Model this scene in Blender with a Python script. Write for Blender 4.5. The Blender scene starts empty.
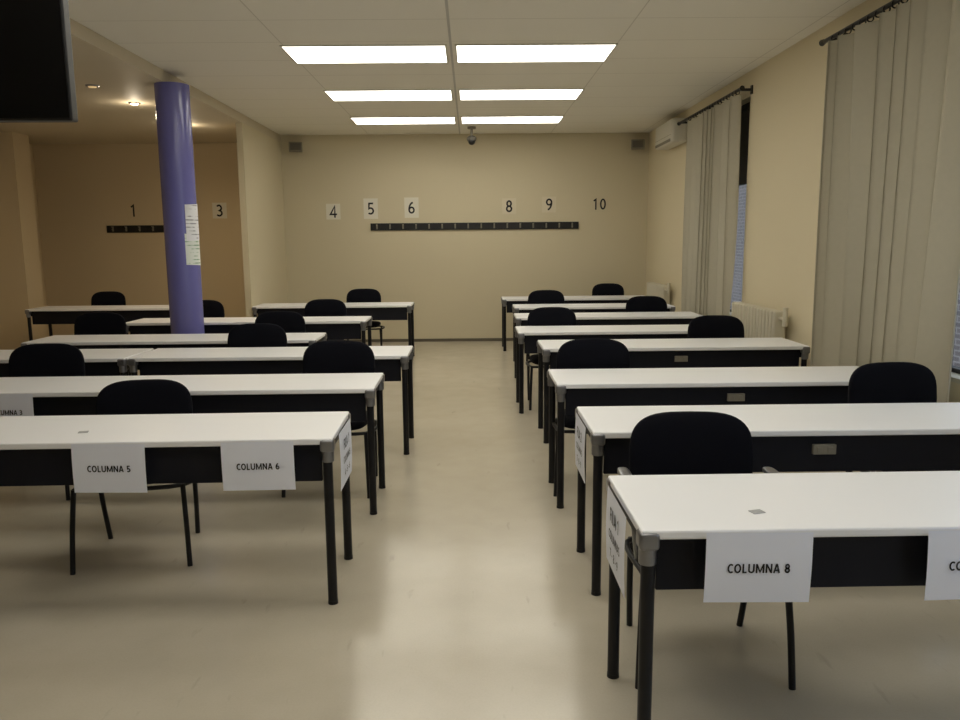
import bpy, bmesh, math, random
from mathutils import Matrix, Vector
random.seed(4)
S=bpy.context.scene
COL=S.collection
try:
    S.view_settings.view_transform='Standard'
    S.view_settings.look='None'
    S.view_settings.exposure=0.0
except Exception: pass

def lin(c):
    return tuple((x/255/12.92 if x/255<=0.04045 else ((x/255+0.055)/1.055)**2.4) for x in c)+(1,)

def mat(name,rgb,rough=0.5,metal=0.0,var=0.0,vscale=4.0,bump=0.0,bscale=60.0,spec=0.5,rgb2=None):
    m=bpy.data.materials.new(name); m.use_nodes=True
    nt=m.node_tree; b=nt.nodes['Principled BSDF']
    b.inputs['Base Color'].default_value=lin(rgb)
    b.inputs['Roughness'].default_value=rough
    b.inputs['Metallic'].default_value=metal
    b.inputs['Specular IOR Level'].default_value=spec
    tc=nt.nodes.new('ShaderNodeTexCoord')
    n=nt.nodes.new('ShaderNodeTexNoise'); n.inputs['Scale'].default_value=vscale; n.inputs['Detail'].default_value=5
    nt.links.new(tc.outputs['Object'],n.inputs['Vector'])
    mx=nt.nodes.new('ShaderNodeMix'); mx.data_type='RGBA'
    c=lin(rgb); k=1-var
    mx.inputs[6].default_value=c
    mx.inputs[7].default_value=lin(rgb2) if rgb2 else (c[0]*k,c[1]*k,c[2]*k,1)
    nt.links.new(n.outputs['Fac'],mx.inputs[0])
    nt.links.new(mx.outputs[2],b.inputs['Base Color'])
    if bump:
        n2=nt.nodes.new('ShaderNodeTexNoise'); n2.inputs['Scale'].default_value=bscale
        nt.links.new(tc.outputs['Object'],n2.inputs['Vector'])
        bp=nt.nodes.new('ShaderNodeBump'); bp.inputs['Strength'].default_value=bump; bp.inputs['Distance'].default_value=.01
        nt.links.new(n2.outputs['Fac'],bp.inputs['Height']); nt.links.new(bp.outputs[0],b.inputs['Normal'])
    return m

def emat(name,rgb,st):
    m=bpy.data.materials.new(name); m.use_nodes=True
    nt=m.node_tree; b=nt.nodes['Principled BSDF']
    b.inputs['Base Color'].default_value=lin(rgb)
    b.inputs['Emission Color'].default_value=lin(rgb)
    b.inputs['Emission Strength'].default_value=st
    return m

M={}
M['wall']=mat('wall_paint',(210,199,170),.75,var=.05,vscale=1.2,bump=.08,bscale=90)
M['wallr']=mat('wall_paint_cream',(217,205,174),.75,var=.05,vscale=1.0,bump=.08,bscale=90)
M['alc']=mat('alcove_paint',(212,194,160),.75,var=.06,vscale=1.0,bump=.08,bscale=90)
M['base']=mat('baseboard_brown',(104,96,82),.5,var=.2)
M['alcceil']=mat('alcove_ceiling',(206,195,172),.6,var=.08,vscale=1.5,spec=.3)
M['white']=mat('white_laminate',(245,245,247),.35,var=.03,vscale=3,spec=.4)
M['dark']=mat('dark_metal',(15,16,22),.42,var=.15,vscale=12,spec=.35)
M['panel']=mat('dark_panel',(11,13,25),.6,var=.12,vscale=8,bump=.05,spec=.3)
M['grey']=mat('grey_metal',(140,140,144),.28,metal=.75,var=.1,vscale=15)
M['fabric']=mat('black_fabric',(13,14,23),.9,var=.25,vscale=60,bump=.25,bscale=400,spec=.15)
M['plastic']=mat('black_plastic',(14,14,16),.4,var=.1)
M['paper']=mat('white_paper',(238,241,253),.8,var=.03,vscale=10)
M['paper1']=mat('wall_paper_sheet',(226,221,206),.8,var=.03,vscale=10)
M['paper2']=mat('cream_paper',(216,206,182),.8,var=.03,vscale=10)
M['ink']=mat('black_ink',(34,34,38),.8,var=.05)
M['column']=mat('violet_paint',(116,116,184),.18,var=.06,vscale=2,spec=.6)
M['cream']=mat('cream_enamel',(206,199,178),.4,var=.05)
M['speaker']=mat('grey_plastic',(136,130,116),.6,var=.1,vscale=30)
M['grille']=mat('grille_cloth',(98,94,86),.8,var=.2,vscale=80)
M['acw']=mat('white_plastic',(208,204,190),.4,var=.04)
M['frame']=mat('black_window_frame',(18,20,26),.4,var=.1)
M['alu']=mat('aluminium_profile',(190,187,178),.6,var=.05)
M['tape']=mat('grey_sticker',(190,190,190),.6,var=.5,vscale=90)
M['light']=emat('light_diffuser',(255,250,236),5.2)
M['bulb']=emat('warm_bulb',(255,220,165),24.0)
M['bulboff']=emat('warm_bulb_dim',(240,205,150),.5)

# floor
def floor_mat():
    m=bpy.data.materials.new('linoleum'); m.use_nodes=True; nt=m.node_tree; b=nt.nodes['Principled BSDF']
    tc=nt.nodes.new('ShaderNodeTexCoord')
    def noise(s,d=6,r=.6,sc=None):
        n=nt.nodes.new('ShaderNodeTexNoise'); n.inputs['Scale'].default_value=s; n.inputs['Detail'].default_value=d; n.inputs['Roughness'].default_value=r
        if sc:
            mp=nt.nodes.new('ShaderNodeMapping'); mp.inputs['Scale'].default_value=sc; mp.inputs['Rotation'].default_value=(0,0,.6)
            nt.links.new(tc.outputs['Object'],mp.inputs[0]); nt.links.new(mp.outputs[0],n.inputs['Vector'])
        else: nt.links.new(tc.outputs['Object'],n.inputs['Vector'])
        return n
    def ramp(n,a,ca,bb,cb):
        r=nt.nodes.new('ShaderNodeValToRGB'); r.color_ramp.elements[0].position=a; r.color_ramp.elements[0].color=ca
        r.color_ramp.elements[1].position=bb; r.color_ramp.elements[1].color=cb
        nt.links.new(n.outputs['Fac'],r.inputs[0]); return r
    cur=ramp(noise(.7,4),.25,lin((186,177,158)),.75,lin((200,191,173))).outputs[0]
    for rr,f in ((ramp(noise(6,4,.5),.25,(.88,.87,.85,1),.6,(1,1,1,1)),.35),
                 (ramp(noise(18,3,.5,(1,.25,1)),.22,(.6,.59,.58,1),.33,(1,1,1,1)),.4),
                 (ramp(noise(120,2),.25,(.93,.93,.93,1),.6,(1,1,1,1)),.6)):
        a=nt.nodes.new('ShaderNodeMix'); a.data_type='RGBA'; a.blend_type='MULTIPLY'; a.inputs[0].default_value=f
        nt.links.new(cur,a.inputs[6]); nt.links.new(rr.outputs[0],a.inputs[7]); cur=a.outputs[2]
    nt.links.new(cur,b.inputs['Base Color'])
    r4=ramp(noise(1.5,4),.3,(.16,.16,.16,1),.7,(.23,.23,.23,1)); nt.links.new(r4.outputs[0],b.inputs['Roughness'])
    b.inputs['Specular IOR Level'].default_value=.7
    return m
M['floor']=floor_mat()
def brick_mat(name,c1,c2,mort,w,h,ms,off=0.0,rough=.8,swap=False):
    m=bpy.data.materials.new(name); m.use_nodes=True; nt=m.node_tree; b=nt.nodes['Principled BSDF']
    tc=nt.nodes.new('ShaderNodeTexCoord'); br=nt.nodes.new('ShaderNodeTexBrick')
    br.offset=off; br.inputs['Scale'].default_value=1; br.inputs['Brick Width'].default_value=w; br.inputs['Row Height'].default_value=h
    br.inputs['Mortar Size'].default_value=ms; br.inputs['Color1'].default_value=lin(c1); br.inputs['Color2'].default_value=lin(c2); br.inputs['Mortar'].default_value=lin(mort)
    if swap:
        sx=nt.nodes.new('ShaderNodeSeparateXYZ'); cx=nt.nodes.new('ShaderNodeCombineXYZ')
        nt.links.new(tc.outputs['Object'],sx.inputs[0]); nt.links.new(sx.outputs[1],cx.inputs[0]); nt.links.new(sx.outputs[2],cx.inputs[1]); nt.links.new(cx.outputs[0],br.inputs['Vector'])
    else:
        mp=nt.nodes.new('ShaderNodeMapping'); mp.inputs['Location'].default_value=(.15,-.26,0)
        nt.links.new(tc.outputs['Object'],mp.inputs[0]); nt.links.new(mp.outputs[0],br.inputs['Vector'])
    nt.links.new(br.outputs['Color'],b.inputs['Base Color']); b.inputs['Roughness'].default_value=rough
    return m
M['ceil']=brick_mat('ceiling_tiles',(234,230,218),(232,228,216),(206,201,188),1.39,.645,.005)
M['brick']=brick_mat('facade_bricks',(104,96,96),(84,79,82),(132,128,128),.3,.1,.014,.5,swap=True)
def glass(name,tint):
    m=bpy.data.materials.new(name); m.use_nodes=True; nt=m.node_tree
    for n in list(nt.nodes): nt.nodes.remove(n)
    o=nt.nodes.new('ShaderNodeOutputMaterial'); t=nt.nodes.new('ShaderNodeBsdfTransparent'); g=nt.nodes.new('ShaderNodeBsdfGlossy'); x=nt.nodes.new('ShaderNodeMixShader')
    x.inputs[0].default_value=.05
    t.inputs[0].default_value=tint; g.inputs['Roughness'].default_value=.02
    nt.links.new(t.outputs[0],x.inputs[1]); nt.links.new(g.outputs[0],x.inputs[2]); nt.links.new(x.outputs[0],o.inputs[0])
    return m
M['glass']=glass('window_glass',(.9,.95,1,1)); M['glass2']=glass('tinted_window_glass',(.72,.74,.74,1))
def curtain_mat():
    m=mat('curtain_cloth',(188,182,163),.9,var=.08,vscale=30,bump=.08,bscale=300,spec=.1)
    nt=m.node_tree; b=nt.nodes['Principled BSDF']; o=nt.nodes['Material Output']
    tr=nt.nodes.new('ShaderNodeBsdfTranslucent'); tr.inputs[0].default_value=lin((186,179,156)); x=nt.nodes.new('ShaderNodeMixShader'); x.inputs[0].default_value=.07
    nt.links.new(b.outputs[0],x.inputs[1]); nt.links.new(tr.outputs[0],x.inputs[2]); nt.links.new(x.outputs[0],o.inputs[0]); return m
M['curtain']=curtain_mat()
def sheet_mat(name,bg,ink):
    m=mat(name,bg,.8); nt=m.node_tree; b=nt.nodes['Principled BSDF']
    tc=nt.nodes.new('ShaderNodeTexCoord'); w=nt.nodes.new('ShaderNodeTexWave'); w.bands_direction='Z'; w.inputs['Scale'].default_value=9; w.inputs['Distortion'].default_value=0
    n=nt.nodes.new('ShaderNodeTexNoise'); n.inputs['Scale'].default_value=12
    nt.links.new(tc.outputs['Object'],w.inputs[0]); nt.links.new(tc.outputs['Object'],n.inputs[0])
    mu=nt.nodes.new('ShaderNodeMath'); mu.operation='MULTIPLY'; nt.links.new(w.outputs['Fac'],mu.inputs[0]); nt.links.new(n.outputs['Fac'],mu.inputs[1])
    r=nt.nodes.new('ShaderNodeValToRGB'); r.color_ramp.elements[0].position=.44; r.color_ramp.elements[0].color=lin(bg); r.color_ramp.elements[1].position=.56; r.color_ramp.elements[1].color=lin(ink)
    nt.links.new(mu.outputs[0],r.inputs[0]); nt.links.new(r.outputs[0],b.inputs['Base Color']); return m
M['sheeta']=sheet_mat('printed_sheet',(236,238,244),(160,162,172))
M['sheetb']=sheet_mat('printed_sheet_green',(230,237,233),(150,180,158))

# ---------- helpers
def link(o): COL.objects.link(o); return o
def bx(bm,x0,x1,y0,y1,z0,z1):
    vs=[bm.verts.new((x,y,z)) for x in (x0,x1) for y in (y0,y1) for z in (z0,z1)]
    for f in ((0,1,3,2),(4,6,7,5),(0,4,5,1),(2,3,7,6),(0,2,6,4),(1,5,7,3)): bm.faces.new([vs[i] for i in f])
def cyl(bm,p0,p1,r0,r1=None,n=20):
    r1=r0 if r1 is None else r1
    p0=Vector(p0);p1=Vector(p1); d=(p1-p0).normalized(); up=Vector((0,0,1)) if abs(d.z)<.9 else Vector((1,0,0))
    a=d.cross(up).normalized(); b=a.cross(d)
    R=[[],[]]
    for k,(p,r) in enumerate(((p0,r0),(p1,r1))):
        for i in range(n):
            t=2*math.pi*i/n; R[k].append(bm.verts.new(p+a*r*math.cos(t)+b*r*math.sin(t)))
    for i in range(n): bm.faces.new((R[0][i],R[0][(i+1)%n],R[1][(i+1)%n],R[1][i]))
    bm.faces.new(R[0][::-1]); bm.faces.new(R[1])
def fin(bm,name,m,bevel=0,seg=2,smooth=False):
    bmesh.ops.recalc_face_normals(bm,faces=bm.faces)
    if bevel: bmesh.ops.bevel(bm,geom=list(bm.edges),offset=bevel,segments=seg,affect='EDGES',clamp_overlap=True,profile=.5)
    me=bpy.data.meshes.new(name); bm.to_mesh(me); bm.free()
    me.materials.append(M[m] if isinstance(m,str) else m)
    if smooth:
        for p in me.polygons: p.use_smooth=True
        try: me.set_sharp_from_angle(angle=math.radians(40))
        except Exception: pass
    return me
def boxmesh(name,m,*b,bevel=0,seg=2):
    bm=bmesh.new()
    for q in b: bx(bm,*q)
    return fin(bm,name,m,bevel,seg)
def part(name,me,parent,loc=(0,0,0),rot=(0,0,0),label=None):
    o=link(bpy.data.objects.new(name,me)); o.parent=parent; o.location=loc; o.rotation_euler=rot
    if label: o['label']=label
    return o
def top(name,me,label,cat,loc=(0,0,0),rot=(0,0,0),group=None,kind=None):
    o=link(bpy.data.objects.new(name,me)); o.location=loc; o.rotation_euler=rot; o['label']=label; o['category']=cat
    if group:o['group']=group
    if kind:o['kind']=kind
    return o
def tube(name,m,pts,r,res=4):
    cu=bpy.data.curves.new(name,'CURVE'); cu.dimensions='3D'; cu.bevel_depth=r; cu.bevel_resolution=res; cu.use_fill_caps=True; cu.resolution_u=6
    sp=cu.splines.new('BEZIER'); sp.bezier_points.add(len(pts)-1)
    for i,p in enumerate(pts):
        bp=sp.bezier_points[i]; bp.co=p
        pv=Vector(pts[max(i-1,0)]); nx=Vector(pts[min(i+1,len(pts)-1)]); P=Vector(p)
        t=(nx-pv); t=t.normalized() if t.length>0 else Vector((0,0,1))
        k=.22
        bp.handle_left=P-t*k*(P-pv).length if i>0 else P-t*.001
        bp.handle_right=P+t*k*(nx-P).length if i<len(pts)-1 else P+t*.001
    ob=bpy.data.objects.new('tmp',cu); link(ob); bpy.context.view_layer.update()
    me=bpy.data.meshes.new_from_object(ob.evaluated_get(bpy.context.evaluated_depsgraph_get()))
    bpy.data.objects.remove(ob); me.name=name; me.materials.clear(); me.materials.append(M[m])
    for p in me.polygons: p.use_smooth=True
    return me
# --- own plain sans-serif lettering, drawn as strokes in a unit-high cell
def arc(cx,cy,rx,ry,a0,a1,n=22):
    return [(cx+rx*math.cos(math.radians(a0+(a1-a0)*i/n)),cy+ry*math.sin(math.radians(a0+(a1-a0)*i/n))) for i in range(n+1)]
six=[arc(.28,.3,.2,.225,0,360),arc(.45,.33,.37,.595,180,98)]
G={'C':(.56,[arc(.36,.5,.28,.425,50,310)]),
 'O':(.72,[arc(.36,.5,.28,.425,0,360)]),
 'L':(.46,[[(.08,1),(.08,.075),(.45,.075)]]),
 'U':(.66,[[(.08,1),(.08,.36)]+arc(.33,.33,.25,.255,180,360)+[(.58,.36),(.58,1)]]),
 'M':(.88,[[(.08,0),(.08,1)],[(.80,0),(.80,1)],[(.09,.96),(.44,.12),(.79,.96)]]),
 'N':(.68,[[(.08,0),(.08,1)],[(.60,0),(.60,1)],[(.09,.96),(.59,.04)]]),
 'A':(.66,[[(.05,0),(.31,.96)],[(.35,.96),(.61,0)],[(.26,.93),(.40,.93)],[(.15,.3),(.51,.3)]]),
 'F':(.46,[[(.08,0),(.08,.925),(.44,.925)],[(.08,.5),(.40,.5)]]),
 'I':(.16,[[(.08,0),(.08,1)]]),
 'S':(.52,[arc(.27,.71,.18,.215,35,270)+arc(.27,.285,.19,.21,90,-145)[1:]]),
 '0':(.56,[arc(.28,.5,.2,.425,0,360)]),
 '1':(.48,[[(.1,.78),(.30,.93),(.30,0)]]),
 '2':(.56,[arc(.27,.69,.19,.235,160,-25)+[(.09,.075),(.52,.075)]]),
 '3':(.55,[arc(.24,.71,.19,.215,145,-90)+arc(.24,.285,.22,.21,90,-145)[1:]]),
 '4':(.62,[[(.44,0),(.44,.93),(.07,.27),(.62,.27)]]),
 '5':(.55,[[(.48,.925),(.14,.925),(.12,.5)]+arc(.25,.31,.23,.235,118,-135)]),
 '6':(.56,six),'7':(.56,[[(.04,.925),(.51,.925),(.2,0)]]),'8':(.56,[arc(.28,.71,.17,.21,0,360),arc(.28,.285,.2,.21,0,360)]),
 '9':(.56,[[(.56-x,1-y) for x,y in s] for s in six]),' ':(.22,[]),'-':(.4,[[(.04,.42),(.36,.42)]])}
def stroke(bm,pts,t,ox,s):
    P=[Vector((p[0],p[1],0)) for p in pts]; n=len(P); closed=(P[0]-P[-1]).length<1e-4
    pr=None
    for i in range(n):
        if closed: a=P[i]-P[i-1 if i>0 else n-2]; b=P[i+1 if i<n-1 else 1]-P[i]
        else:
            a=P[i]-P[i-1] if i>0 else P[1]-P[0]; b=P[i+1]-P[i] if i<n-1 else a
        a=a.normalized(); b=b.normalized(); na=Vector((-a.y,a.x,0)); nb=Vector((-b.y,b.x,0)); mm=(na+nb)
        mm=mm.normalized() if mm.length>1e-4 else na
        k=min(1/max(mm.dot(na),.3),1.9)*t/2
        cur=[bm.verts.new(((P[i].x+mm.x*k*q+ox)*s,(P[i].y+mm.y*k*q-.5)*s,0)) for q in (1,-1)]
        if pr: bm.faces.new((pr[1],cur[1],cur[0],pr[0]))
        pr=cur
def textmesh(txt,h,t=.15,gap=.14):
    W=sum(G[c][0] for c in txt)+gap*(len(txt)-1); x=-W/2; bm=bmesh.new()
    for c in txt:
        for st in G[c][1]: stroke(bm,st,t,x,h)
        x+=G[c][0]+gap
    me=bpy.data.meshes.new('lettering'); bm.to_mesh(me); bm.free(); me.materials.append(M['ink']); return me
def superell(name,m,a,t,c,e1,e2,bend=0,nu=24,nv=48,axis='y'):
    bm=bmesh.new(); g=lambda v,e: math.copysign(abs(v)**e,v)
    rows=[]
    for i in range(1,nu):
        eta=-math.pi/2+math.pi*i/nu; row=[]
        for j in range(nv):
            w=2*math.pi*j/nv; k=g(math.cos(eta),e1)
            x=a*k*g(math.cos(w),e2); z=c*k*g(math.sin(w),e2); y=t*g(math.sin(eta),e1)+bend*x*x
            row.append(bm.verts.new((x,y,z) if axis=='y' else (x,z,y)))
        rows.append(row)
    for s,r in ((-1,rows[0]),(1,rows[-1])):
        v=bm.verts.new((0,s*t,0) if axis=='y' else (0,0,s*t))
        for j in range(nv): bm.faces.new((v,r[j],r[(j+1)%nv]))
    for i in range(len(rows)-1):
        for j in range(nv): bm.faces.new((rows[i][j],rows[i][(j+1)%nv],rows[i+1][(j+1)%nv],rows[i+1][j]))
    return fin(bm,name,m,smooth=True)

# ---------- room shell
HC=3.19; HA=3.08; XR=2.75; YB=12.3; XL=-6.65; YF=-1.6; XP=-2.88
def struct(name,me,label,cat): return top(name,me,label,cat,kind='structure')
struct('floor',boxmesh('floor','floor',(XL-.2,XR+.25,YF-.2,YB+.2,-.1,0)),'worn beige linoleum floor with scuff marks','floor')
struct('ceiling',boxmesh('ceiling','ceil',(XP,XR+.25,YF-.2,YB+.2,HC,HC+.12)),'pale suspended ceiling with large rectangular tiles','ceiling')
struct('ceiling',boxmesh('ceiling','alcceil',(XL-.2,XP,YF-.2,YB+.2,HA,HA+.23)),'tan plastered lower ceiling over the side bay','ceiling')
struct('wall_back',boxmesh('wall_back','wall',(XP,XR+.25,YB,YB+.2,0,HC)),'plain cream painted wall','wall')
struct('wall_alcove',boxmesh('wall_alcove','alc',(XL-.2,XP,YB,YB+.2,0,HA)),'tan painted wall of the side bay','wall')
struct('wall_left',boxmesh('wall_left','alc',(XL-.2,XL,YF-.2,YB,0,HA)),'tan painted side wall','wall')
struct('wall_front',boxmesh('wall_front','wall',(XL,XR,YF-.2,YF,0,HA)),'plain cream painted wall','wall')
struct('wall_partition',boxmesh('wall_partition','wall',(XP-.08,XP,10.25,YB,0,HA)),'short cream wall stub beside the side bay','wall')
struct('wall_pilaster',boxmesh('wall_pilaster','alc',(XL,-6.15,10.9,11.3,0,HA)),'cream pilaster at the side wall','wall')
W=[(-1.0,2.0),(2.6,5.7),(7.9,9.75)]; ZS,ZT=.75,2.95  # first opening is an unseen window, added to let in more daylight
segs=[]; y=YF-.2
for a,b in W:
    segs.append((XR,XR+.25,y,a,0,HC)); segs.append((XR,XR+.25,a,b,0,ZS)); segs.append((XR,XR+.25,a,b,ZT,HC)); y=b
segs.append((XR,XR+.25,y,YB,0,HC))
struct('wall_right',boxmesh('wall_right','wallr',*segs),'cream painted wall with window openings','wall')
struct('baseboard_back',boxmesh('baseboard_back','base',(XP,XR,YB-.012,YB,0,.045)),'low dark baseboard','baseboard')
struct('baseboard_right',boxmesh('baseboard_right','base',(XR-.012,XR,YF,YB-.015,0,.045)),'low dark baseboard','baseboard')
struct('baseboard_alcove',boxmesh('baseboard_alcove','base',(XL,XP-.08,YB-.012,YB,0,.045)),'low dark baseboard','baseboard')
struct('trim_1',boxmesh('trim_1','alu',(-.16,-.14,YF,YB,HC-.004,HC)),'thin metal profile running along the ceiling','trim')
for i,(a,b) in enumerate(W):
    n=3 if i<2 else 2
    w=bpy.data.objects.new('window_%d'%(i+1),None); link(w); w.location=(XR+.14,(a+b)/2,ZS); w['kind']='structure'; w['label']='black framed window behind a curtain'; w['category']='window'
    L=(b-a)/2; H=ZT-ZS; f=.05
    bb=[(-.03,.03,-L,L,0,f),(-.03,.03,-L,L,H-f,H),(-.03,.03,-L,L,1.38,1.46)]
    for k in range(n+1):
        yy=-L+f/2+(2*L-f)*k/n; bb.append((-.02,.02,yy-f/2,yy+f/2,f,H-f))
    if i==2: bb.append((-.1,-.02,-L,-L+.05,0,H)); bb.append((-.02,.02,-L+.05,-L+.16,f,H-f))
    part('window_frame',boxmesh('window_frame','frame',*bb),w)
    part('window_glass',boxmesh('window_glass','glass' if i==0 else 'glass2',(-.003,.003,-L,L,f,1.38)),w)
    if i==0: part('window_glass',boxmesh('window_glass','glass',(-.003,.003,-L,L,1.46,H-f)),w)
    else: part('window_panel',boxmesh('window_panel','frame' if i==2 else 'cream',(.0,.02,-L+.05,L-.05,1.46,H-f)),w)
    part('window_sill',boxmesh('window_sill','cream',(-.14,-.03,-L,L,-.0,.025)),w)
ext=top('brick_building',boxmesh('brick_building','brick',(8.5,8.8,-4,30,-3,4.2)),'grey brick facade outside the window','building')

# ---------- ceiling lights
rows=[(6.81,7.45),(8.75,9.37),(10.6,11.2)]
for (a,b) in [(1.0,1.63),(3.0,3.63),(4.8,5.4)]+rows:  # panels listed before rows are out of view, added to even out the lighting
    for (x0,x1) in ((-1.57,-.185),(-.115,1.245)):
        e=top('ceiling_light',None,'rectangular flush ceiling light panel, lit','ceiling light',loc=((x0+x1)/2,(a+b)/2,HC),group='lit ceiling light panels')
        hx=(x1-x0)/2; hy=(b-a)/2; q=.015
        part('light_diffuser',boxmesh('light_diffuser','light',(-hx+q,hx-q,-hy+q,hy-q,-.008,-.001)),e)
        part('light_frame',boxmesh('light_frame','acw',(-hx,hx,-hy,-hy+q,-.010,0),(-hx,hx,hy-q,hy,-.010,0),(-hx,-hx+q,-hy+q,hy-q,-.010,0),(hx-q,hx,-hy+q,hy-q,-.010,0)),e)
for i,yy in enumerate((7.85,8.8,10.4)):
    e=top('downlight',None,'small round recessed warm spotlight'+(', unlit' if i==0 else ', lit'),'spotlight',loc=(-3.62,yy,HA),group='recessed spotlights over the side bay')
    bm=bmesh.new(); cyl(bm,(0,0,-.012),(0,0,0),.055,.065,28); part('rim',fin(bm,'rim','grey',smooth=True),e)
    bm=bmesh.new(); cyl(bm,(0,0,-.018),(0,0,-.0125),.035,.04,24); part('bulb',fin(bm,'bulb','bulboff' if i==0 else 'bulb'),e)
    if i:
        l=bpy.data.lights.new('spot_glow','SPOT'); l.energy=48; l.color=(1,.83,.58); l.shadow_soft_size=.03; l.spot_size=math.radians(165); l.spot_blend=1.0
        lo=bpy.data.objects.new('lamp_glow',l); link(lo); lo.parent=e; lo.location=(0,0,-.03)
        l=bpy.data.lights.new('spot_halo','POINT'); l.energy=3.2; l.color=(1,.84,.62); l.shadow_soft_size=.04
        lo=bpy.data.objects.new('lamp_halo',l); link(lo); lo.parent=e; lo.location=(0,0,-.12)

# ---------- column
CX,CY,CR=-2.86,7.85,.16
c=top('column',None,'round violet painted structural column','column',loc=(CX,CY,0))
bm=bmesh.new(); cyl(bm,(0,0,0),(0,0,HA),CR,n=48); part('shaft',fin(bm,'shaft','column',smooth=True),c)
bm=bmesh.new(); cyl(bm,(0,0,0),(0,0,.07),CR+.007,n=48); part('base_ring',fin(bm,'base_ring','base',smooth=True),c)
def curved(z0,z1,a0,a1,m,dr=0,sk=0):
    bm=bmesh.new(); pr=None
    for i in range(13):
        t=math.radians(a0+(a1-a0)*i/12); r=CR+.0025+dr; d=sk*(i/12-.5)
        cur=[bm.verts.new((r*math.cos(t),r*math.sin(t),z+d)) for z in (z0,z1)]
        if pr: bm.faces.new((pr[0],cur[0],cur[1],pr[1]))
        pr=cur
    return fin(bm,'notice_sheet',m,smooth=True)
top('notice_sheet',curved(1.60,1.95,-54,20,'sheeta',.002,.012),'white printed notice taped around the column','notice',loc=(CX,CY,0))
top('notice_sheet',curved(1.36,1.66,-60,14,'sheetb',0,-.012),'white notice with pale green print taped to the column','notice',loc=(CX,CY,0))

# ---------- desks
bm=bmesh.new(); cyl(bm,(0,0,.012),(0,0,.70),.021,n=20); cyl(bm,(0,0,0),(0,0,.015),.0225,.022,n=20)
legme=fin(bm,'leg','dark',smooth=True)
bm=bmesh.new(); bx(bm,-.030,.030,-.030,.030,.69,.744); bmesh.ops.bevel(bm,geom=list(bm.edges),offset=.012,segments=4,affect='EDGES',profile=.5); cyl(bm,(0,0,.645),(0,0,.70),.0255,.027,n=24)
brme=fin(bm,'corner_bracket','grey',smooth=True)
sockme=boxmesh('cable_socket','speaker',(-.05,.05,-.02,0,-.022,.022),(-.035,-.012,-.024,-.018,-.012,.012),(.012,.035,-.024,-.018,-.012,.012),bevel=.002)
D=.54
def desk(x0,x1,yf,label,rz=0,sock=None):
    xc=(x0+x1)/2; L=(x1-x0)/2; e=top('desk',None,label,'desk',loc=(xc,yf+D/2,0),rot=(0,0,math.radians(rz)),group='long white-topped classroom desks')
    part('tabletop',boxmesh('tabletop','white',(-L,L,-D/2,D/2,.722,.75),bevel=.006,seg=2),e)
    part('modesty_panel',boxmesh('modesty_panel','panel',(-L+.055,L-.055,-D/2+.045,-D/2+.065,.55,.719),bevel=.003),e)
    part('frame_rail',boxmesh('frame_rail','dark',(-L+.03,-L+.06,-D/2+.05,D/2-.05,.655,.715),(L-.06,L-.03,-D/2+.05,D/2-.05,.655,.715),(-L+.06,L-.06,D/2-.07,D/2-.04,.665,.715)),e)
    for sx in(-1,1):
        for sy in (-1,1):
            part('leg',legme,e,(sx*(L-.026),sy*(D/2-.026),0)); part('corner_bracket',brme,e,(sx*(L-.023),sy*(D/2-.023),0),label='grey metal corner bracket')
    if sock: part('cable_socket',sockme,e,(sock-xc,-D/2+.045,.655),label='small grey socket box')
    return e
lab='long desk with white laminate top and black legs'
RT=[(.477,2.53,2.12,.3),(.52,2.54,3.27,0,1.54),(.49,2.50,4.42,0,1.54),(.55,2.6,5.92,0,1.62),(.425,2.46,7.0,0),(.485,2.52,8.37,0),(.54,2.53,9.65,0),(.45,2.58,11.1,0)]
for q in RT: desk(q[0],q[1],q[2],lab,q[3],q[4] if len(q)>4 else None)
LT=[(-2.64,-.60,3.20,1.0),(-3.15,-.56,4.34,.5),(-2.5,-.47,5.64,0),(-4.55,-2.53,5.64,0),(-3.83,-1.34,6.62,0),(-3.67,-1.12,8.2,0),(-2.86,-.79,10.2,0),(-5.75,-3.75,10.1,0)]
for x0,x1,yf,r in LT: desk(x0,x1,yf,lab,r)

# ---------- chairs (seat faces -Y, origin on floor)
seat=superell('seat','fabric',.24,.035,.22,.55,.5,axis='z')
back=superell('backrest','fabric',.243,.032,.185,.6,.6,bend=-.35)
backshell=superell('back_shell','plastic',.232,.012,.175,.5,.6,bend=-.35)
fl=[tube('leg','dark',[(s*.27,-.22,0),(s*.262,-.2,.2),(s*.25,-.17,.405)],.0125) for s in(-1,1)]
rl=[tube('leg','dark',[(s*.225,.24,0),(s*.235,.2,.2),(s*.24,.165,.405)],.0125) for s in(-1,1)]
uf=tube('seat_frame','dark',[(-.25,-.17,.40),(.25,-.17,.40),(.24,.165,.40),(-.24,.165,.40),(-.25,-.17,.40)],.011)
bs=tube('back_support','dark',[(0,.05,.40),(0,.2,.405),(0,.262,.48),(0,.27,.66)],.016)
ar=[tube('armrest_support','grey',[(s*.25,-.05,.40),(s*.275,-.05,.6),(s*.28,-.02,.665),(s*.28,.16,.67)],.012) for s in(-1,1)]
ap=superell('armrest_pad','grey',.024,.013,.11,.6,.6,axis='z')
def chair(x,yb,rz=0,arms=False,dz=.055):
    e=top('chair',None,'black padded office chair'+(' with grey armrests' if arms else ' with rounded backrest'),'chair',loc=(x,yb-.24,0),rot=(0,0,math.radians(rz)),group='black chairs behind the desks')
    part('seat',seat,e,(0,0,.445)); part('backrest',back,e,(0,.245,.685+dz),(math.radians(-6),0,0)); part('back_shell',backshell,e,(0,.268,.685+dz),(math.radians(-6),0,0))
    for m_ in fl+rl: part('leg',m_,e)
    part('seat_frame',uf,e); part('back_support',bs,e)
    if arms:
        for s,m_ in zip((-1,1),ar): part('armrest',m_,e,label='grey metal armrest'); part('armrest_pad',ap,e,(s*.28,.07,.685))
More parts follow.
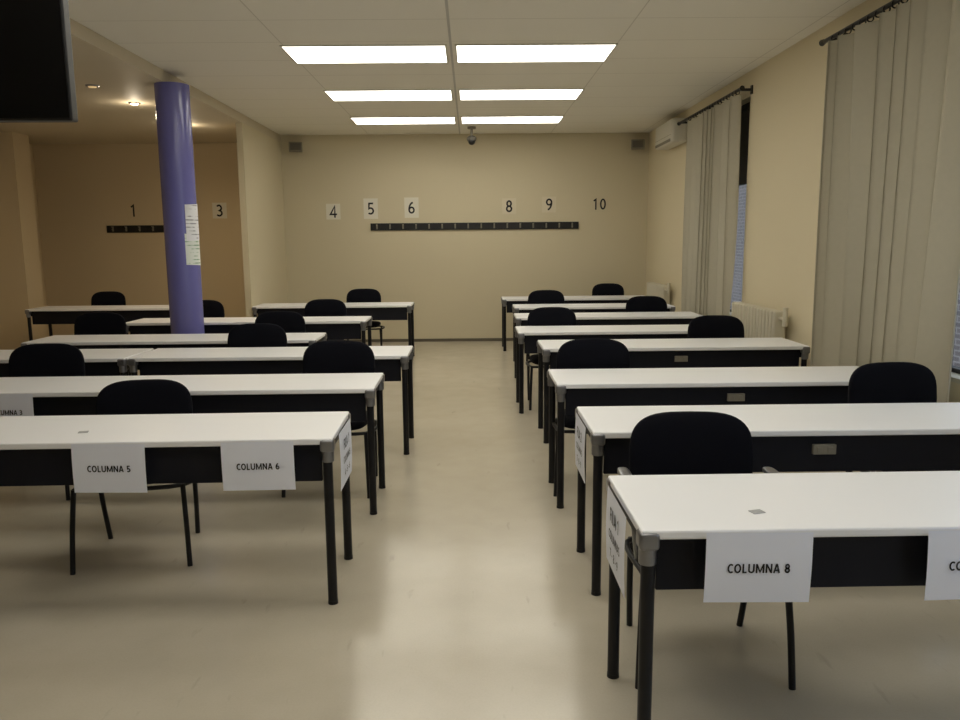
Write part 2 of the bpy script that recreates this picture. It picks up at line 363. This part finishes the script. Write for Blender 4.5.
for a in [(.855,3.0,-2,True,.025),(2.25,4.06,4,True,.045),(.79,5.1,-3),(2.09,6.62,0),(.80,7.62,3),(2.03,9.02,0),(.98,10.3,-2),(2.06,11.75,0),
          (-1.70,4.08,9,False,-.01),(-.90,5.14,-4),(-2.80,5.14,3),(-1.75,6.32,-2),(-1.83,7.45,0),(-3.55,7.5,3),(-1.68,9.0,0),(-3.1,9.05,0),(-1.5,10.98,2),(-5.05,10.9,-3)]:
    chair(*a)

# ---------- paper signs
def sign(texts,loc,rz,w,h,label,group,pm='paper',tilt=0,t=.15):
    bm=bmesh.new(); n=8; g=[[bm.verts.new((-w/2+w*i/n,-.004*math.sin(math.pi*j/n)*1.0,-h/2+h*j/n)) for i in range(n+1)] for j in range(n+1)]
    for j in range(n):
        for i in range(n): bm.faces.new((g[j][i],g[j][i+1],g[j+1][i+1],g[j+1][i]))
    me=fin(bm,'paper_sign',pm,smooth=True)
    o=top('paper_sign',me,label,'sign',loc=loc,rot=(0,math.radians(tilt),math.radians(rz)),group=group)
    for tx,s,dx,dz in texts:
        part('lettering',textmesh(tx,s,t),o,(dx,-.0062,dz),(math.pi/2,0,0),label='black printed lettering reading '+tx)
    return o
def hang(n,x,yf,tilt=0):
    sign([('COLUMNA %d'%n,.0275,0,0)],(x,yf-.014,.64),0,.305,.21,'white paper sign reading COLUMNA %d hanging from a desk edge'%n,'column signs on the desks',tilt=tilt,t=.18)
hang(5,-1.525,3.198,0.6); hang(6,-.905,3.208,-.4); hang(8,.812,2.12,.6); hang(9,1.45,2.122,-1); hang(3,-2.62,4.34,.5)
def endsign(n,x,yc,rz,c):
    sign([('FILA %d'%n,.046,0,.06),('COLUMNAS',.03,0,-.01),(c,.03,0,-.07)],(x,yc,.615),rz,.32,.26,'white paper sign reading FILA %d on the desk end'%n,'row signs on desk ends',t=.17)
endsign(1,.459,2.40,-90,'7 - 8 - 9'); endsign(2,.503,3.54,-90,'7 - 8 - 9'); endsign(1,-.582,3.47,90,'4 - 5 - 6')
for n,x,pm,z in [(1,-5.2,'alc',2.08),(3,-3.87,'paper1',2.07),(4,-2.12,'paper1',2.04),(5,-1.54,'paper1',2.08),(6,-.91,'paper1',2.09),(8,.60,'paper2',2.10),(9,1.22,'paper2',2.12),(10,2.0,'wall',2.12)]:
    h=.185 if n<10 else .17
    tt=[(str(n),h,0,0)] if n<10 else [('1',h,-.065,0),('0',h,.055,0)]
    sign(tt,(x,YB-.003,z),0,.22 if n<10 else .28,.31 if n in(5,6) else .24,'paper with large black number %d taped on the wall'%n,'number papers on the wall',pm=pm,t=.14)
for x,yy,z,w in [(.86,2.26,.7512,.04),(-1.72,3.38,.7512,.04)]:
    top('sticker',boxmesh('sticker','tape',(-w/2,w/2,-.015,.015,-.001,.001)),'small worn grey sticker on the white desk top','sticker',loc=(x,yy,z),rot=(0,0,.3))

# ---------- coat racks
def rack(x0,x1):
    L=(x1-x0)/2; e=top('coat_rack',None,'dark wall-mounted board with a row of coat hooks','coat rack',loc=((x0+x1)/2,YB,1.8),group='coat racks on the wall')
    part('board',boxmesh('board','plastic',(-L,L,-.022,0,-.055,.055),bevel=.004),e)
    n=int(2*L/.2); bm=bmesh.new(); bx(bm,-.012,.012,-.03,-.022,-.035,.04); cyl(bm,(0,-.03,.02),(0,-.075,.035),.006,n=10); cyl(bm,(0,-.03,-.02),(0,-.06,-.005),.006,n=10)
    hm=fin(bm,'hook','speaker')
    for i in range(n): part('hook',hm,e,(-L+.1+(2*L-.2)*i/(n-1),0,0),label='grey metal hook')
rack(-1.55,1.68); rack(-5.62,-4.6)

# ---------- speakers
for x,rz in ((-2.66,12),(2.58,-12)):
    e=top('speaker',None,'small grey wall loudspeaker near the ceiling','speaker',loc=(x,YB,3.0),group='wall loudspeakers')
    part('cabinet',boxmesh('cabinet','speaker',(-.1,.1,-.19,-.05,-.07,.07),bevel=.012),e,rot=(0,0,math.radians(rz)))
    part('grille',boxmesh('grille','grille',(-.08,.08,-.196,-.188,-.05,.05),bevel=.003),e,rot=(0,0,math.radians(rz)))
    part('wall_bracket',boxmesh('wall_bracket','plastic',(-.03,.03,-.055,0,-.04,.04)),e)
# ---------- ceiling camera
e=top('security_camera',None,'small dark dome camera hanging from the ceiling','security camera',loc=(.03,11.55,HC-.0))
bm=bmesh.new(); cyl(bm,(0,0,-.03),(0,0,0),.06,n=28); cyl(bm,(0,0,-.14),(0,0,-.03),.018,n=16); part('mount',fin(bm,'mount','speaker',smooth=True),e)
part('housing',superell('housing','grille',.07,.05,.07,1,1,axis='z'),e,(0,0,-.17))
bm=bmesh.new(); bmesh.ops.create_uvsphere(bm,u_segments=24,v_segments=14,radius=.052); part('dome',fin(bm,'dome','plastic',smooth=True),e,(0,-.012,-.205))

# ---------- television
e=top('television',None,'black flat screen hanging from the ceiling','television',loc=(-1.94,2.63,1.965),rot=(0,0,math.radians(181)))
part('screen_housing',boxmesh('screen_housing','plastic',(-.66,.66,-.02,.025,0,.77),bevel=.006,seg=3),e)
part('back_cover',boxmesh('back_cover','plastic',(-.5,.5,-.05,-.018,.1,.62),bevel=.015,seg=3),e)
part('screen',boxmesh('screen',mat('screen_glass',(5,5,6),.3,spec=.25),(-.652,.652,.0245,.027,.008,.762)),e)
part('ceiling_mount',boxmesh('ceiling_mount','dark',(-.03,.03,-.09,-.05,.3,HC-.01-1.965),(-.12,.12,-.065,-.045,.25,.5)),e)
part('mount_plate',boxmesh('mount_plate','dark',(-.1,.1,-.15,.03,HC-.012-1.965,HC-1.965)),e)

# ---------- air conditioner
e=top('air_conditioner',None,'white wall-mounted split air conditioner','air conditioner',loc=(XR,10.55,2.78))
part('body',boxmesh('body','acw',(-.21,0,-.45,.45,0,.3),bevel=.035,seg=4),e)
part('louver',boxmesh('louver','speaker',(-.216,-.12,-.4,.4,.02,.055),bevel=.004),e)
part('front_seam',boxmesh('front_seam','speaker',(-.2115,-.208,-.41,.41,.1,.104)),e)
# ---------- radiators
bm=bmesh.new(); bx(bm,-.055,.055,-.026,.026,0,.62); rib=fin(bm,'radiator_section','cream',.02,3)
def radiator(y0,y1,z):
    L=y1-y0; e=top('radiator',None,'cream sectional radiator on the wall beneath a window','radiator',loc=(XR-.09,(y0+y1)/2,z),group='cream radiators')
    n=int(L/.075)
    for i in range(n): part('section',rib,e,(0,-L/2+.04+(L-.08)*i/(n-1),0))
    bm=bmesh.new()
    for zz in (.06,.56): cyl(bm,(0,-L/2,zz),(0,L/2,zz),.02,n=14)
    cyl(bm,(0,-L/2-.0,.56),(0,-L/2-.1,.56),.016,n=12); cyl(bm,(0,-L/2-.09,.5),(0,-L/2-.09,.66),.022,n=14)
    cyl(bm,(.085,-L/4,.5),(0,-L/4,.5),.01,n=8); cyl(bm,(.085,L/4,.5),(0,L/4,.5),.01,n=8)
    part('pipe',fin(bm,'pipe','cream',smooth=True),e)
radiator(6.65,7.8,.33); radiator(10.6,11.6,.33)

# ---------- curtains and rods
def curtain(y0,y1,folds,label,A=.045):
    ny=folds*20; nz=40; Z0,Z1=.14,2.96; bm=bmesh.new(); GR=[]
    ph=[random.uniform(-1,1) for _ in range(folds+2)]; ph2=[random.uniform(-1,1) for _ in range(folds+2)]
    p1,p2=random.uniform(0,6),random.uniform(0,6)
    for k in range(nz+1):
        t=k/nz; row=[]
        for i in range(ny+1):
            s=i/ny; f=s*folds; i0=min(int(f),folds); q=f-i0; q=q*q*(3-2*q); a=ph[i0]*(1-q)+ph[i0+1]*q; a2=ph2[i0]*(1-q)+ph2[i0+1]*q
            w=f+.35*math.sin(2*math.pi*s*1.7+p1)+.24*a*(1.3-t)+.12*math.sin(3*t+p2+5*s)
            amp=A*(.8+.2*(1-t))*(1+.35*a2)
            x=amp*(math.sin(2*math.pi*w))
            yy=y0+(y1-y0)*s + .018*math.sin(4*math.pi*w)
            row.append(bm.verts.new((x,yy,Z0+(Z1-Z0)*t)))
        GR.append(row)
    for k in range(nz):
        for i in range(ny): bm.faces.new((GR[k][i],GR[k][i+1],GR[k+1][i+1],GR[k+1][i]))
    me=fin(bm,'curtain','curtain',smooth=True)
    e=top('curtain',None,label,'curtain',loc=(XR-.13,0,0),group='long beige curtains')
    part('cloth',me,e)
    bm=bmesh.new(); bmesh.ops.create_cone(bm,segments=16,radius1=.025,radius2=.025,depth=.01,cap_ends=False,matrix=Matrix.Rotation(math.pi/2,4,'X'))
    bmesh.ops.solidify(bm,geom=list(bm.faces),thickness=.006)
    ring=fin(bm,'curtain_ring','plastic',smooth=True)
    for i in range(folds*2+1): part('curtain_ring',ring,e,(0,y0+(y1-y0)*i/(folds*2),2.985))
curtain(4.22,5.84,8,'long grey-beige curtain hanging from a dark rod over a window',.058)
curtain(7.9,9.55,9,'long grey-beige curtain hanging from a dark rod beside a dark window',.048)
for y0,y1 in ((2.4,6.0),(7.8,10.02)):
    e=top('curtain_rod',None,'dark metal curtain rod on wall brackets','curtain rod',loc=(XR-.13,(y0+y1)/2,3.0),group='dark curtain rods')
    L=(y1-y0)/2; bm=bmesh.new(); cyl(bm,(0,-L,0),(0,L,0),.016,n=16); cyl(bm,(0,-L-.04,0),(0,-L,0),.024,.018,n=16); cyl(bm,(0,L,0),(0,L+.04,0),.018,.024,n=16)
    part('rod',fin(bm,'rod','plastic',smooth=True),e)
    for yy in (-L+.05,0,L-.05): part('bracket',boxmesh('bracket','plastic',(-.01,.13,-.012,.012,-.012,.012),(.115,.13,-.02,.02,-.04,.04)),e,(0,yy,0))

# ---------- world (overcast daylight)
w=bpy.data.worlds.new('sky'); S.world=w; w.use_nodes=True; nt=w.node_tree; bg=nt.nodes['Background']
tc=nt.nodes.new('ShaderNodeTexCoord'); sp=nt.nodes.new('ShaderNodeSeparateXYZ'); rp=nt.nodes.new('ShaderNodeValToRGB')
rp.color_ramp.elements[0].position=0.0; rp.color_ramp.elements[0].color=(.64,.67,.72,1); rp.color_ramp.elements[1].position=.8; rp.color_ramp.elements[1].color=(.76,.84,.97,1)
nt.links.new(tc.outputs['Generated'],sp.inputs[0]); nt.links.new(sp.outputs[2],rp.inputs[0]); nt.links.new(rp.outputs[0],bg.inputs[0]); bg.inputs[1].default_value=2.6

# ---------- camera
cd=bpy.data.cameras.new('camera'); cd.sensor_width=36; cd.lens=780/960*36; cd.clip_start=.05
cam=bpy.data.objects.new('camera',cd); link(cam)
th=math.radians(8.67); ya=math.radians(.6); ro=math.radians(.5)
F=Vector((math.sin(ya)*math.cos(th),math.cos(ya)*math.cos(th),-math.sin(th))); R=Vector((math.cos(ya),-math.sin(ya),0)); U=R.cross(F)
R2=R*math.cos(ro)-U*math.sin(ro); U2=U*math.cos(ro)+R*math.sin(ro)
m3=Matrix((R2,U2,-F)).transposed(); mw=m3.to_4x4(); mw.translation=(0,0,1.57); cam.matrix_world=mw
S.camera=cam
